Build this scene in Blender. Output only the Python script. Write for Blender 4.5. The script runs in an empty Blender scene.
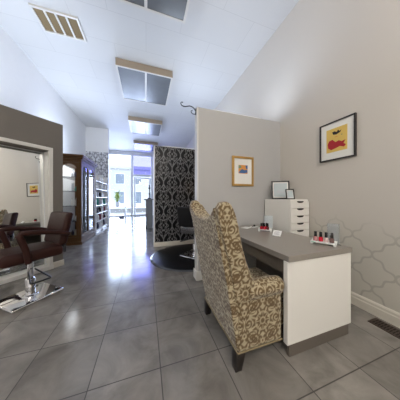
import bpy, bmesh, math, random
import numpy as np
from mathutils import Vector, Matrix
random.seed(7)
PI = math.pi
S = bpy.context.scene
COL = S.collection

# ------------------------------------------------------------------ materials
def new_mat(name):
    m = bpy.data.materials.new(name); m.use_nodes = True
    nt = m.node_tree
    return m, nt, nt.nodes['Principled BSDF']

def mat(name, col, rough=.5, metal=0., spec=.5, noise=0., nscale=8., bump=0., bscale=60., coat=0.):
    m, nt, b = new_mat(name)
    b.inputs['Base Color'].default_value = (*col, 1)
    b.inputs['Roughness'].default_value = rough
    b.inputs['Metallic'].default_value = metal
    b.inputs['Specular IOR Level'].default_value = spec
    b.inputs['Coat Weight'].default_value = coat
    tc = nt.nodes.new('ShaderNodeTexCoord')
    if noise:
        n = nt.nodes.new('ShaderNodeTexNoise'); n.inputs['Scale'].default_value = nscale
        n.inputs['Detail'].default_value = 5
        nt.links.new(tc.outputs['Object'], n.inputs['Vector'])
        r = nt.nodes.new('ShaderNodeMix'); r.data_type = 'RGBA'
        r.inputs['A'].default_value = (*[c * (1 - noise) for c in col], 1)
        r.inputs['B'].default_value = (*[min(1, c * (1 + noise)) for c in col], 1)
        nt.links.new(n.outputs['Fac'], r.inputs['Factor'])
        nt.links.new(r.outputs['Result'], b.inputs['Base Color'])
    if bump:
        n2 = nt.nodes.new('ShaderNodeTexNoise'); n2.inputs['Scale'].default_value = bscale
        nt.links.new(tc.outputs['Object'], n2.inputs['Vector'])
        bp = nt.nodes.new('ShaderNodeBump'); bp.inputs['Strength'].default_value = bump
        bp.inputs['Distance'].default_value = .01
        nt.links.new(n2.outputs['Fac'], bp.inputs['Height'])
        nt.links.new(bp.outputs['Normal'], b.inputs['Normal'])
    return m

def glass_mat(name, tint=(1, 1, 1), refl=.08):
    m = bpy.data.materials.new(name); m.use_nodes = True
    nt = m.node_tree; nt.nodes.clear()
    out = nt.nodes.new('ShaderNodeOutputMaterial')
    t = nt.nodes.new('ShaderNodeBsdfTransparent'); t.inputs[0].default_value = (*tint, 1)
    g = nt.nodes.new('ShaderNodeBsdfGlossy'); g.inputs['Roughness'].default_value = .02
    f = nt.nodes.new('ShaderNodeFresnel'); f.inputs[0].default_value = 1.45
    mx = nt.nodes.new('ShaderNodeMixShader')
    nt.links.new(f.outputs[0], mx.inputs[0]); nt.links.new(t.outputs[0], mx.inputs[1])
    nt.links.new(g.outputs[0], mx.inputs[2]); nt.links.new(mx.outputs[0], out.inputs[0])
    return m

def frost_mat(name):
    m = bpy.data.materials.new(name); m.use_nodes = True
    nt = m.node_tree; nt.nodes.clear()
    out = nt.nodes.new('ShaderNodeOutputMaterial'); mx = nt.nodes.new('ShaderNodeMixShader'); mx.inputs[0].default_value = .35
    t = nt.nodes.new('ShaderNodeBsdfTransparent'); d = nt.nodes.new('ShaderNodeBsdfDiffuse'); d.inputs[0].default_value = (.8, .8, .82, 1)
    nt.links.new(t.outputs[0], mx.inputs[1]); nt.links.new(d.outputs[0], mx.inputs[2]); nt.links.new(mx.outputs[0], out.inputs[0])
    return m

def vcol_mat(name, rough=.8, spec=.3, sheen=0., bump=0.):
    """material showing the pattern stored per corner on the mesh"""
    m, nt, b = new_mat(name)
    a = nt.nodes.new('ShaderNodeAttribute'); a.attribute_name = 'pattern'
    nt.links.new(a.outputs['Color'], b.inputs['Base Color'])
    b.inputs['Roughness'].default_value = rough
    b.inputs['Specular IOR Level'].default_value = spec
    b.inputs['Sheen Weight'].default_value = sheen
    if bump:
        bp = nt.nodes.new('ShaderNodeBump'); bp.inputs['Strength'].default_value = bump
        bp.inputs['Distance'].default_value = .004
        nt.links.new(a.outputs['Fac'], bp.inputs['Height'])
        nt.links.new(bp.outputs['Normal'], b.inputs['Normal'])
    return m

def floor_mat():
    m, nt, b = new_mat('slate_tile')
    N = nt.nodes.new; L = nt.links.new
    tc = N('ShaderNodeTexCoord')
    br = N('ShaderNodeTexBrick'); br.offset = 0; br.squash = 1
    br.inputs['Scale'].default_value = 1
    br.inputs['Brick Width'].default_value = .4575; br.inputs['Row Height'].default_value = .4575
    br.inputs['Mortar Size'].default_value = .0036; br.inputs['Mortar Smooth'].default_value = .1
    br.inputs['Color1'].default_value = (.86, .86, .86, 1); br.inputs['Color2'].default_value = (1.1, 1.1, 1.1, 1)
    br.inputs['Mortar'].default_value = (.20, .19, .18, 1)
    L(tc.outputs['Object'], br.inputs['Vector'])
    n = N('ShaderNodeTexNoise'); n.inputs['Scale'].default_value = 3.2; n.inputs['Detail'].default_value = 7
    n.inputs['Roughness'].default_value = .62; n.inputs['Distortion'].default_value = .6
    L(tc.outputs['Object'], n.inputs['Vector'])
    cr = N('ShaderNodeValToRGB')
    cr.color_ramp.elements[0].position = .3; cr.color_ramp.elements[0].color = (.145, .134, .120, 1)
    cr.color_ramp.elements[1].position = .72; cr.color_ramp.elements[1].color = (.298, .278, .252, 1)
    L(n.outputs['Fac'], cr.inputs['Fac'])
    mx = N('ShaderNodeMix'); mx.data_type = 'RGBA'; mx.blend_type = 'MULTIPLY'
    mx.inputs['Factor'].default_value = 1
    L(cr.outputs['Color'], mx.inputs['A']); L(br.outputs['Color'], mx.inputs['B'])
    L(mx.outputs['Result'], b.inputs['Base Color'])
    r = N('ShaderNodeMapRange'); r.inputs['To Min'].default_value = .10; r.inputs['To Max'].default_value = .22
    L(n.outputs['Fac'], r.inputs['Value'])
    ad = N('ShaderNodeMath'); ad.operation = 'ADD'
    ml = N('ShaderNodeMath'); ml.operation = 'MULTIPLY'; ml.inputs[1].default_value = .4
    L(br.outputs['Fac'], ml.inputs[0]); L(r.outputs['Result'], ad.inputs[0]); L(ml.outputs[0], ad.inputs[1])
    L(ad.outputs[0], b.inputs['Roughness'])
    b.inputs['Specular IOR Level'].default_value = .5
    bp = N('ShaderNodeBump'); bp.inputs['Strength'].default_value = .12; bp.inputs['Distance'].default_value = .004
    sb = N('ShaderNodeMath'); sb.operation = 'SUBTRACT'
    L(n.outputs['Fac'], sb.inputs[0]); L(br.outputs['Fac'], sb.inputs[1])
    L(sb.outputs[0], bp.inputs['Height']); L(bp.outputs['Normal'], b.inputs['Normal'])
    return m

def ceiling_mat():
    m, nt, b = new_mat('ceiling_board')
    N = nt.nodes.new; L = nt.links.new
    tc = N('ShaderNodeTexCoord')
    br = N('ShaderNodeTexBrick'); br.offset = .5
    br.inputs['Scale'].default_value = 1
    br.inputs['Brick Width'].default_value = 1.22; br.inputs['Row Height'].default_value = .61
    br.inputs['Mortar Size'].default_value = .004; br.inputs['Mortar Smooth'].default_value = .2
    br.inputs['Color1'].default_value = (.68, .675, .67, 1); br.inputs['Color2'].default_value = (.70, .695, .69, 1)
    br.inputs['Mortar'].default_value = (.59, .585, .58, 1)
    L(tc.outputs['Object'], br.inputs['Vector']); L(br.outputs['Color'], b.inputs['Base Color'])
    b.inputs['Roughness'].default_value = .7
    return m

def right_wall_mat():
    """off-white wall with a worn stencilled trellis near the floor"""
    m, nt, b = new_mat('beige_stencilled_wall')
    N = nt.nodes.new; L = nt.links.new
    def M(op, a, bb=None, c=None):
        n = N('ShaderNodeMath'); n.operation = op
        for i, v in enumerate((a, bb, c)):
            if v is None: continue
            if isinstance(v, (int, float)): n.inputs[i].default_value = v
            else: L(v, n.inputs[i])
        return n.outputs[0]
    tc = N('ShaderNodeTexCoord'); sx = N('ShaderNodeSeparateXYZ'); L(tc.outputs['Object'], sx.inputs[0])
    y, z = sx.outputs['Y'], sx.outputs['Z']
    p = M('MULTIPLY', M('SUBTRACT', y, 1.075), 1 / .35)
    q = M('MULTIPLY', M('SUBTRACT', z, .63), 1 / .37)
    s = M('ADD', p, q); t = M('SUBTRACT', p, q)
    s2 = M('ADD', s, M('MULTIPLY', M('SINE', M('MULTIPLY', t, 4 * PI)), .048))
    t2 = M('ADD', t, M('MULTIPLY', M('SINE', M('MULTIPLY', s, 4 * PI)), .048))
    ds = M('ABSOLUTE', M('SUBTRACT', M('FRACT', M('ADD', s2, .5)), .5))
    dt = M('ABSOLUTE', M('SUBTRACT', M('FRACT', M('ADD', t2, .5)), .5))
    d = M('MINIMUM', ds, dt)
    line = N('ShaderNodeMapRange'); line.inputs['From Min'].default_value = .050; line.inputs['From Max'].default_value = .030
    L(d, line.inputs['Value'])
    nz = N('ShaderNodeTexNoise'); nz.inputs['Scale'].default_value = 2.5; nz.inputs['Detail'].default_value = 3
    L(tc.outputs['Object'], nz.inputs['Vector'])
    fade = N('ShaderNodeMapRange'); fade.inputs['From Min'].default_value = 1.02; fade.inputs['From Max'].default_value = .80
    L(M('ADD', z, M('MULTIPLY', M('SUBTRACT', nz.outputs['Fac'], .5), .25)), fade.inputs['Value'])
    fac = M('MULTIPLY', line.outputs['Result'], fade.outputs['Result'])
    bg = N('ShaderNodeMix'); bg.data_type = 'RGBA'
    bg.inputs['A'].default_value = (.60, .56, .505, 1); bg.inputs['B'].default_value = (.57, .54, .475, 1)
    L(fade.outputs['Result'], bg.inputs['Factor'])
    mx = N('ShaderNodeMix'); mx.data_type = 'RGBA'
    mx.inputs['B'].default_value = (.44, .415, .365, 1)
    L(fac, mx.inputs['Factor']); L(bg.outputs['Result'], mx.inputs['A'])
    L(mx.outputs['Result'], b.inputs['Base Color'])
    b.inputs['Roughness'].default_value = .55
    return m

def emit_mat(name, col, strength):
    m, nt, b = new_mat(name)
    b.inputs['Base Color'].default_value = (*col, 1)
    b.inputs['Emission Color'].default_value = (*col, 1)
    b.inputs['Emission Strength'].default_value = strength
    return m

M = dict(
    floor=floor_mat(), ceiling=ceiling_mat(), rwall=right_wall_mat(),
    white_wall=mat('white_wall_paint', (.74, .74, .74), .6, noise=.02),
    bright_wall=mat('bright_white_wall_paint', (.86, .86, .86), .6, noise=.02),
    grey_wall=mat('pale_grey_wall_paint', (.455, .450, .445), .55, noise=.02),
    taupe_wall=mat('taupe_wall_paint', (.165, .148, .128), .5, noise=.03),
    trim=mat('white_trim_gloss', (.72, .70, .66), .35),
    cream_trim=mat('cream_trim', (.66, .62, .54), .4),
    white_lam=mat('white_laminate', (.82, .80, .75), .4),
    taupe_lam=mat('taupe_laminate', (.265, .24, .21), .28, noise=.06, nscale=40),
    dark_taupe=mat('dark_taupe_laminate', (.135, .115, .095), .4, noise=.06, nscale=30),
    black=mat('black_metal', (.012, .012, .014), .4),
    black_frame=mat('black_frame_wood', (.016, .012, .011), .4),
    gold=mat('gold_frame', (.50, .30, .09), .38, metal=.55),
    matboard=mat('white_matboard', (.78, .77, .73), .8),
    leather=mat('dark_brown_leather', (.030, .010, .0075), .5, spec=.2, noise=.25, nscale=14, bump=.12, bscale=220),
    black_leather=mat('black_leather', (.008, .008, .009), .45, spec=.25, bump=.1, bscale=220),
    chrome=mat('chrome', (.82, .82, .84), .06, metal=1),
    dark_chrome=mat('dark_chrome', (.20, .20, .21), .2, metal=1),
    mirror=mat('mirror_silver', (.86, .88, .87), .008, metal=1),
    wood=mat('brown_cabinet_wood', (.115, .060, .026), .45, spec=.15, noise=.35, nscale=6),
    rubber=mat('black_rubber_mat', (.008, .008, .009), .4, spec=.1, noise=.2, nscale=30),
    silver_edge=mat('bevelled_mat_edge', (.05, .05, .055), .18),
    leg=mat('black_stained_leg', (.018, .014, .012), .4),
    fabric=vcol_mat('damask_upholstery', .85, .2, .22),
    dark_paper=vcol_mat('black_damask_wallpaper', .30, .16),
    light_paper=vcol_mat('white_damask_wallpaper', .6, .3),
    lens=mat('prismatic_lamp_diffuser', (.155, .165, .175), .24, spec=.9, noise=.2, nscale=3),
    brown=mat('beige_fixture_side', (.36, .29, .215), .6),
    dusty=mat('brown_filter', (.24, .17, .085), .85, noise=.15, nscale=50),
    vent_brown=mat('brown_floor_register', (.042, .024, .016), .5),
    vent_dark=mat('vent_slot_dark', (.015, .011, .009), .8),
    glass=glass_mat('clear_glass'), acrylic=glass_mat('clear_acrylic', (.93, .95, .96)),
    purple=glass_mat('lavender_window_film', (.62, .60, .95)),
    white_pl=mat('white_plastic', (.82, .82, .80), .3),
    paper=mat('white_paper', (.85, .85, .84), .7),
    ink=mat('grey_print', (.30, .31, .32), .7),
    black_pl=mat('black_plastic_cap', (.014, .013, .013), .25),
    red=mat('red_polish', (.50, .010, .030), .12, coat=.5), pink=mat('rose_polish', (.55, .25, .25), .12, coat=.5),
    pale=mat('pale_pink_polish', (.66, .50, .48), .12, coat=.5), mauve=mat('mauve_brown_polish', (.17, .10, .09), .12, coat=.5),
    teal=mat('teal_bottle', (.02, .25, .19), .3), wine=mat('wine_bottle', (.16, .02, .03), .3),
    navy=mat('navy_bottle', (.03, .03, .06), .3), amber=mat('amber_bottle', (.30, .11, .02), .3),
    silver=mat('silver_bottle', (.5, .52, .55), .3), cream=mat('cream_bottle', (.72, .66, .55), .4),
    yellow=mat('yellow_print', (.72, .50, .13), .8), redprint=mat('red_print', (.40, .022, .030), .8),
    blackprint=mat('black_print', (.02, .015, .015), .8), blueprint=mat('blue_print', (.05, .12, .30), .8),
    orange=mat('orange_print', (.68, .30, .07), .8), green=mat('green_print', (.18, .25, .14), .8),
    bluegrey=mat('pale_blue_grey_print', (.50, .56, .58), .8),
    pedestal=mat('grey_pedestal', (.22, .23, .24), .45, noise=.05),
    leaf=mat('yellow_green_leaf', (.32, .42, .08), .5), pot=mat('white_pot', (.75, .75, .74), .4),
    alu=mat('white_aluminium', (.78, .79, .80), .35),
    pave=mat('pavement', (.42, .42, .41), .8, noise=.1), asphalt=mat('asphalt', (.16, .16, .165), .9, noise=.15),
    facade=mat('pale_facade', (.56, .56, .55), .8, noise=.06), facade_win=mat('facade_glass', (.18, .22, .27), .1),
    teal_mark=mat('mint_sticker', (.30, .60, .50), .5), copper=mat('copper_shade', (.55, .22, .10), .35, metal=.7),
    frost=frost_mat('frosted_insert'),
    opal=emit_mat('opal_globe', (1, .94, .855), 56.0), warm_globe=emit_mat('warm_globe', (1, .62, .32), 9.0),  # glow for the globes added as fill lamps
    lit=emit_mat('lit_diffuser', (1, .93, .82), 3.0),
)

# ------------------------------------------------------------------ builders
def obj(name, bm, m, parent=None, smooth=True, loc=None, rotz=None):
    me = bpy.data.meshes.new(name)
    bmesh.ops.recalc_face_normals(bm, faces=bm.faces[:])
    bm.to_mesh(me); bm.free()
    if smooth:
        for p in me.polygons: p.use_smooth = True
        try: me.set_sharp_from_angle(angle=math.radians(38))
        except Exception: pass
    me.materials.append(m)
    o = bpy.data.objects.new(name, me); COL.objects.link(o)
    if parent: o.parent = parent
    if loc: o.location = loc
    if rotz is not None: o.rotation_euler = (0, 0, rotz)
    return o

def nb(): return bmesh.new()

def box(bm, x0, x1, y0, y1, z0, z1, bev=0., mtx=None, seg=2):
    r = bmesh.ops.create_cube(bm, size=1)
    vs = r['verts']
    for v in vs:
        v.co = Vector((x0 + (v.co.x + .5) * (x1 - x0), y0 + (v.co.y + .5) * (y1 - y0), z0 + (v.co.z + .5) * (z1 - z0)))
    if bev:
        es = list({e for v in vs for e in v.link_edges})
        rr = bmesh.ops.bevel(bm, geom=es, offset=bev, segments=seg, profile=.5, affect='EDGES')
        vs = list({v for f in rr['faces'] for v in f.verts} | {v for v in vs if v.is_valid})
    if mtx:
        vs2 = [v for v in vs if v.is_valid]
        bmesh.ops.transform(bm, matrix=mtx, verts=vs2)
    return bm

def bx(*a, **k): return box(nb(), *a, **k)

def tube(bm, pts, r, seg=10, flat=1., up=None, cap=True):
    pts = [Vector(p) for p in pts]; n = len(pts)
    rs = r if isinstance(r, (list, tuple)) else [r] * n
    rings = []
    prev = Vector(up) if up else Vector((0, 0, 1))
    for i, p in enumerate(pts):
        t = (pts[min(i + 1, n - 1)] - pts[max(i - 1, 0)]).normalized()
        a = prev - t * prev.dot(t)
        if a.length < 1e-3:
            a = Vector((1, 0, 0)) - t * t.x
            if a.length < 1e-3: a = Vector((0, 1, 0))
        a.normalize(); b = t.cross(a); prev = a
        ring = []
        for k in range(seg):
            th = 2 * PI * k / seg
            ring.append(bm.verts.new(p + a * math.cos(th) * rs[i] * flat + b * math.sin(th) * rs[i]))
        rings.append(ring)
    for i in range(n - 1):
        for k in range(seg):
            bm.faces.new((rings[i][k], rings[i][(k + 1) % seg], rings[i + 1][(k + 1) % seg], rings[i + 1][k]))
    if cap:
        bm.faces.new(rings[0][::-1]); bm.faces.new(rings[-1])
    return bm

def lathe(bm, prof, seg=20, c=(0, 0, 0)):
    rings = []
    for r, z in prof:
        if r < 1e-5: rings.append([bm.verts.new((c[0], c[1], c[2] + z))])
        else: rings.append([bm.verts.new((c[0] + r * math.cos(2 * PI * k / seg), c[1] + r * math.sin(2 * PI * k / seg), c[2] + z)) for k in range(seg)])
    for a, b in zip(rings, rings[1:]):
        for k in range(seg):
            k2 = (k + 1) % seg
            if len(a) == 1 and len(b) == 1: continue
            if len(a) == 1: bm.faces.new((a[0], b[k2], b[k]))
            elif len(b) == 1: bm.faces.new((a[k], a[k2], b[0]))
            else: bm.faces.new((a[k], a[k2], b[k2], b[k]))
    if len(rings[0]) > 1: bm.faces.new(rings[0][::-1])
    if len(rings[-1]) > 1: bm.faces.new(rings[-1])
    return bm

def prism(bm, poly, axis, a0, a1):
    """extrude a 2D outline: axis 'x' -> outline in (y,z); 'y' -> (x,z); 'z' -> (x,y)"""
    def P(u, v, a):
        return {'x': (a, u, v), 'y': (u, a, v), 'z': (u, v, a)}[axis]
    lo = [bm.verts.new(P(u, v, a0)) for u, v in poly]
    hi = [bm.verts.new(P(u, v, a1)) for u, v in poly]
    n = len(poly)
    bm.faces.new(lo[::-1]); bm.faces.new(hi)
    for i in range(n):
        bm.faces.new((lo[i], lo[(i + 1) % n], hi[(i + 1) % n], hi[i]))
    return bm

def thing(name, label, cat, loc=(0, 0, 0), rotz=0, group=None):
    o = bpy.data.objects.new(name, None); COL.objects.link(o)
    o.empty_display_size = .1
    o.location = loc; o.rotation_euler = (0, 0, rotz)
    return tag(o, label, cat, group)

def tag(o, label, cat, group=None):
    o['label'] = label; o['category'] = cat
    if group: o['group'] = group
    return o

def struct(name, bm, m, parent=None, smooth=False, loc=None, rotz=None):
    o = obj(name, bm, m, parent, smooth, loc, rotz)
    if parent is None: o['kind'] = 'structure'
    return o

def copy_tree(o, parent=None):
    c = o.copy(); COL.objects.link(c)
    if parent: c.parent = parent
    for ch in list(o.children): copy_tree(ch, c)
    return c

def remesh(o, voxel, smooth_it=6):
    md = o.modifiers.new('r', 'REMESH'); md.mode = 'VOXEL'; md.voxel_size = voxel
    sm = o.modifiers.new('s', 'SMOOTH'); sm.iterations = smooth_it; sm.factor = .5
    dg = bpy.context.evaluated_depsgraph_get(); dg.update()
    me = bpy.data.meshes.new_from_object(o.evaluated_get(dg))
    o.modifiers.clear()
    mats = list(o.data.materials)
    o.data = me
    me.materials.clear()
    for m in mats: me.materials.append(m)
    for p in me.polygons: p.use_smooth = True

# ------------------------------------------------------------------ damask pattern
def sstep(a, b, x):
    t = np.clip((x - a) / (b - a), 0, 1); return t * t * (3 - 2 * t)

def damask(u, v, line=False, fat=1.):
    """half-drop palmette + ogee scrolls, u and v in repeats; 0 ground .. 1 motif"""
    out = np.zeros_like(u)
    for ou, ov in ((0, 0), (.5, .5)):
        x = np.abs(((u + ou + .5) % 1) - .5); y = ((v + ov + .5) % 1) - .5
        r = np.hypot(x / .27, (y - .02) / .29); th = np.arctan2(y - .02, x)
        R = .80 + .20 * np.cos(7 * th + .6)
        if line:
            a = 1 - sstep(.045, .10, np.abs(r - R))
            a = np.maximum(a, 1 - sstep(.035, .08, np.abs(r - .52 * (1 + .25 * np.cos(5 * th)))))
            a = np.maximum(a, 1 - sstep(.10, .18, r))
        else:
            a = 1 - sstep(-.04, .05, r - R)
            a = a * sstep(.03, .09, np.abs(r - .60 * (1 + .12 * np.cos(7 * th + .6))))
            a = a * sstep(.03, .08, np.abs(r - .30))
        out = np.maximum(out, a)
        # finial above and leaf fan below
        f = np.hypot(x / .06, (y - .36) / .09); out = np.maximum(out, (1 - sstep(.8, 1.1, f)) * (sstep(.3, .5, f) if line else 1))
        for cx, cy, rr in ((.15, -.27, .085), (.07, -.36, .05), (.27, -.14, .045)):
            g = np.hypot(x - cx, (y - cy) * 1.0)
            ang = np.arctan2(y - cy, x - cx)
            sp = np.abs(g - rr * (.75 + .25 * np.sin(ang * 2)))
            out = np.maximum(out, 1 - sstep(.012 * fat, .026 * fat, sp))
    # ogee ribs
    w = .25 + .25 * np.cos(2 * PI * v)
    for s in (0, .5):
        xx = np.abs(((u + .5) % 1) - .5)
        d = np.abs(xx - w)
        wd = fat * (.016 + .012 * np.cos(2 * PI * v * 6 + s * 7))
        out = np.maximum(out, (1 - sstep(wd, wd + .02, d)) * .9)
    return out

def brocade(u, v, px=.27, py=.37):
    """dense floral damask for upholstery, u and v in metres; 0 pale .. 1 brown"""
    out = np.zeros_like(u)
    def put(m):
        np.maximum(out, m, out=out)
    for ou, ov in ((0, 0), (.5, .5)):
        x = np.abs(((u / px + ou + .5) % 1) - .5) * px; y = (((v / py + ov + .5) % 1) - .5) * py
        r = np.hypot(x, y); th = np.arctan2(y, x)
        put(1 - sstep(.012, .018, r))
        put(sstep(.020, .025, r) * (1 - sstep(.044, .050, r - .008 * np.cos(8 * th))) * sstep(.12, .35, np.abs(np.sin(4 * th))))
        put(sstep(.054, .059, r) * (1 - sstep(.076, .083, r - .013 * np.cos(8 * th + PI))) * sstep(.15, .4, np.abs(np.cos(4 * th))))
        for cy in (-.118, .122):                       # palmettes below and above
            rr = np.hypot(x, y - cy); a = np.arctan2(y - cy, x)
            put((1 - sstep(-.004, .004, rr - .040 * (.7 + .3 * np.cos(6 * a)))) * sstep(.010, .015, np.abs(rr - .012) + .008))
        for cx, cy, R0, sg in ((.080, -.085, .036, 1), (.078, .088, .034, -1), (.105, 0, .024, 1)):   # scrolls
            rr = np.hypot(x - cx, y - cy); a = sg * np.arctan2(y - cy, x - cx)
            sp = np.abs(((rr / .021 - a / (2 * PI)) % 1) - .5)
            put((1 - sstep(.24, .36, sp)) * (1 - sstep(R0, R0 + .006, rr)))
    w = (.25 + .25 * np.cos(2 * PI * v / py)) * px
    d = np.abs(np.abs(((u / px + .5) % 1) - .5) * px - w)
    saw = .5 + .5 * np.cos(2 * PI * v / py * 10)
    put((1 - sstep(.006 + .010 * saw, .012 + .010 * saw, d)) * sstep(.0025, .005, d))
    return out

def paint(o, fn):
    """fn(co[n,3], nor[n,3]) -> rgb[n,3] per corner"""
    me = o.data
    nl = len(me.loops)
    vi = np.empty(nl, np.int32); me.loops.foreach_get('vertex_index', vi)
    co = np.empty(len(me.vertices) * 3, np.float32); me.vertices.foreach_get('co', co)
    co = co.reshape(-1, 3)[vi]
    no = np.empty(len(me.vertices) * 3, np.float32); me.vertices.foreach_get('normal', no)
    no = no.reshape(-1, 3)[vi]
    rgb = fn(co, no)
    at = me.color_attributes.new('pattern', 'FLOAT_COLOR', 'CORNER')
    at.data.foreach_set('color', np.concatenate([rgb, np.ones((nl, 1))], 1).astype(np.float32).ravel())

def wall_grid(bm, x0, x1, y, z0, z1, step):
    nx = int((x1 - x0) / step) + 1; nz = int((z1 - z0) / step) + 1
    vs = [[bm.verts.new((x0 + (x1 - x0) * i / nx, y, z0 + (z1 - z0) * k / nz)) for i in range(nx + 1)] for k in range(nz + 1)]
    for k in range(nz):
        for i in range(nx):
            bm.faces.new((vs[k][i], vs[k][i + 1], vs[k + 1][i + 1], vs[k + 1][i]))
    return bm

# ------------------------------------------------------------------ setting
CEIL = 4.36; YB = -5.0; YF = 12.0; XL = -2.5; XR = 2.3
o = struct('floor', bx(XL - .1 - .1, XR + .1 - .1, YB - 1.214, YF + .1 - 1.214, -.1, 0), M['floor'], loc=(.1, 1.214, 0))
struct('ceiling', bx(XL - .1, XR + .1, YB, YF + .1, CEIL, CEIL + .1), M['ceiling'])
struct('wall_right', bx(XR, XR + .1, YB, YF, 0, CEIL), M['rwall'])
struct('wall_left', bx(XL - .1, XL, YB, YF, 0, CEIL), M['bright_wall'])
struct('wall_back', bx(XL, XR, YB - .1, YB, 0, CEIL), M['white_wall'])

# profiled baseboards
BB = [(0, 0), (.016, 0), (.016, .085), (.012, .095), (.012, .118), (.005, .132), (0, .135)]
bm = nb(); prism(bm, [(XR - a * 1.2, b) for a, b in BB], 'y', YB, 2.33)
struct('baseboard_right', bm, M['cream_trim'])

# freestanding partition with framed end, joined to the right wall
PH = 2.60
struct('wall_partition', bx(.745, XR, 2.33, 2.45, 0, PH), M['grey_wall'])
bm = nb(); box(bm, .728, .745, 2.322, 2.458, 0, PH + .004)
struct('trim_partition', bm, M['trim'])
bm = nb(); prism(bm, [(2.33 - a, b) for a, b in BB], 'x', .745, XR)
box(bm, .710, .728, 2.310, 2.470, 0, .135, .004)
box(bm, .728, .760, 2.310, 2.322, 0, .135)
struct('baseboard_partition', bm, M['trim'])

# black damask partition
DY = 4.27; DH = 2.56
struct('wall_damask', bx(.205, XR, DY + .006, DY + .13, 0, DH), M['trim'])
w = struct('wall_damask_face', wall_grid(nb(), .215, XR, DY, .10, DH, .011), M['dark_paper'])
def f_dark(co, no):
    p = damask((co[:, 0] - .43) / .44, (co[:, 2] - .52) / .74, True, .6)[:, None]
    return p * np.array([.24, .24, .245]) + (1 - p) * np.array([.006, .006, .008])
paint(w, f_dark)
struct('trim_damask', bx(.185, .215, DY - .004, DY + .134, 0, DH), M['trim'])
bm = nb(); prism(bm, [(DY - a, b * .8) for a, b in BB], 'x', .20, XR)
struct('baseboard_damask', bm, M['cream_trim'])

# white damask return wall far left, white bulkhead above it
struct('wall_return', bx(XL, -1.62, 8.31, 8.45, 0, CEIL), M['bright_wall'])
w = struct('wall_return_face', wall_grid(nb(), XL, -1.62, 8.30, 0, 3.28, .016), M['light_paper'])
def f_light(co, no):
    p = damask((co[:, 0] + 1.9) / .44, (co[:, 2] - .3) / .66, False)[:, None]
    return p * np.array([.19, .19, .21]) + (1 - p) * np.array([.72, .73, .76])
paint(w, f_light)

# taupe wall at 45 degrees with a mirror niche (built along local x, facing -y)
E0 = (-1.455, 3.645); A45 = PI / 4; WH = 2.58
def mw(name, bm, m): return struct(name, bm, m, loc=(E0[0], E0[1], 0), rotz=A45)
bm = nb()
box(bm, -.197, 0, 0, .26, 0, WH)                # right jamb
box(bm, -1.60, -1.38, 0, .26, 0, WH)
box(bm, -1.38, -.197, 0, .26, 2.06, WH)         # header
box(bm, -1.38, -.197, .20, .26, 0, 2.06)        # back of the niche
mw('wall_mirror', bm, M['taupe_wall'])
bm = nb()                                        # casing and white jamb lining
box(bm, -.202, -.152, -.022, 0, .06, 2.11, .004); box(bm, -1.43, -1.375, -.022, 0, .06, 2.11, .004)
box(bm, -1.375, -.202, -.022, 0, 2.055, 2.11, .004)
box(bm, -.209, -.197, 0, .20, .06, 2.06); box(bm, -1.38, -1.368, 0, .20, .06, 2.06)
mw('trim_mirror', bm, M['trim'])
bm = nb(); box(bm, -1.368, -.209, 0, .20, 2.047, 2.06)
mw('trim_header_shade', bm, M['dark_taupe'])  # shade under the niche header is put into this dark colour
bm = nb(); box(bm, -1.45, -.147, -.045, .20, 0, .062, .006)
mw('trim_plinth', bm, M['trim'])
bm = nb(); prism(bm, [(-a, b * .75) for a, b in BB], 'x', -.15, .0); box(bm, 0, .014, -.014, .26, 0, .10)
mw('baseboard_mirror', bm, M['cream_trim'])

# leaning mirror in the niche
mt = thing('wall_mirror_panel', 'large leaning mirror in the white cased niche of the taupe wall', 'mirror', (E0[0], E0[1], 0), A45)
def lean(bm):
    bmesh.ops.transform(bm, matrix=Matrix.Translation((0, .075, .066)) @ Matrix.Rotation(-math.radians(2.8), 4, 'X'), verts=bm.verts[:]); return bm
obj('mirror_glass', lean(bx(-1.352, -.224, 0, .006, 0, 1.97)), M['mirror'], mt, False)
bm = nb()
box(bm, -.224, -.211, -.006, .016, 0, 1.975, .002); box(bm, -1.365, -1.352, -.006, .016, 0, 1.975, .002)
box(bm, -1.365, -.211, -.006, .016, 1.963, 1.976, .002)
obj('mirror_frame', lean(bm), M['alu'], mt, False)

# storefront
bm = nb()
box(bm, XL, XR, YF, YF + .12, 4.20, CEIL)
box(bm, XL, -2.38, YF, YF + .12, 0, 4.2); box(bm, .42, XR, YF, YF + .12, 0, 4.2)
struct('wall_front', bm, M['white_wall'])
def frame(bm, x0, x1, z0, z1, t, y0=YF + .02, y1=YF + .10):
    box(bm, x0, x0 + t, y0, y1, z0, z1); box(bm, x1 - t, x1, y0, y1, z0, z1)
    box(bm, x0 + t, x1 - t, y0, y1, z1 - t, z1); box(bm, x0 + t, x1 - t, y0, y1, z0, z0 + t)
    return bm
w1 = struct('window_1', frame(nb(), -2.38, -.90, .0, 4.2, .08), M['alu'])
struct('window_pane', bx(-2.30, -.98, YF + .055, YF + .061, .08, 4.12), M['glass'], w1)
w2 = struct('window_2', frame(nb(), -.90, .42, 2.78, 4.2, .09), M['alu'])
struct('window_pane', bx(-.81, .33, YF + .055, YF + .061, 2.87, 4.11), M['purple'], w2)
d1 = struct('door_1', frame(frame(nb(), -.90, .42, 0, 2.78, .09), -.78, .30, .02, 2.66, .10, YF + .03, YF + .09), M['alu'])
struct('door_pane', bx(-.68, .20, YF + .055, YF + .061, .12, 2.56), M['glass'], d1)
bm = nb(); tube(bm, [(.24, YF + .0, .9), (.24, YF - .03, .95), (.24, YF - .03, 1.25), (.24, YF + .0, 1.3)], .012)
struct('door_handle', bm, M['chrome'], d1)

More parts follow.
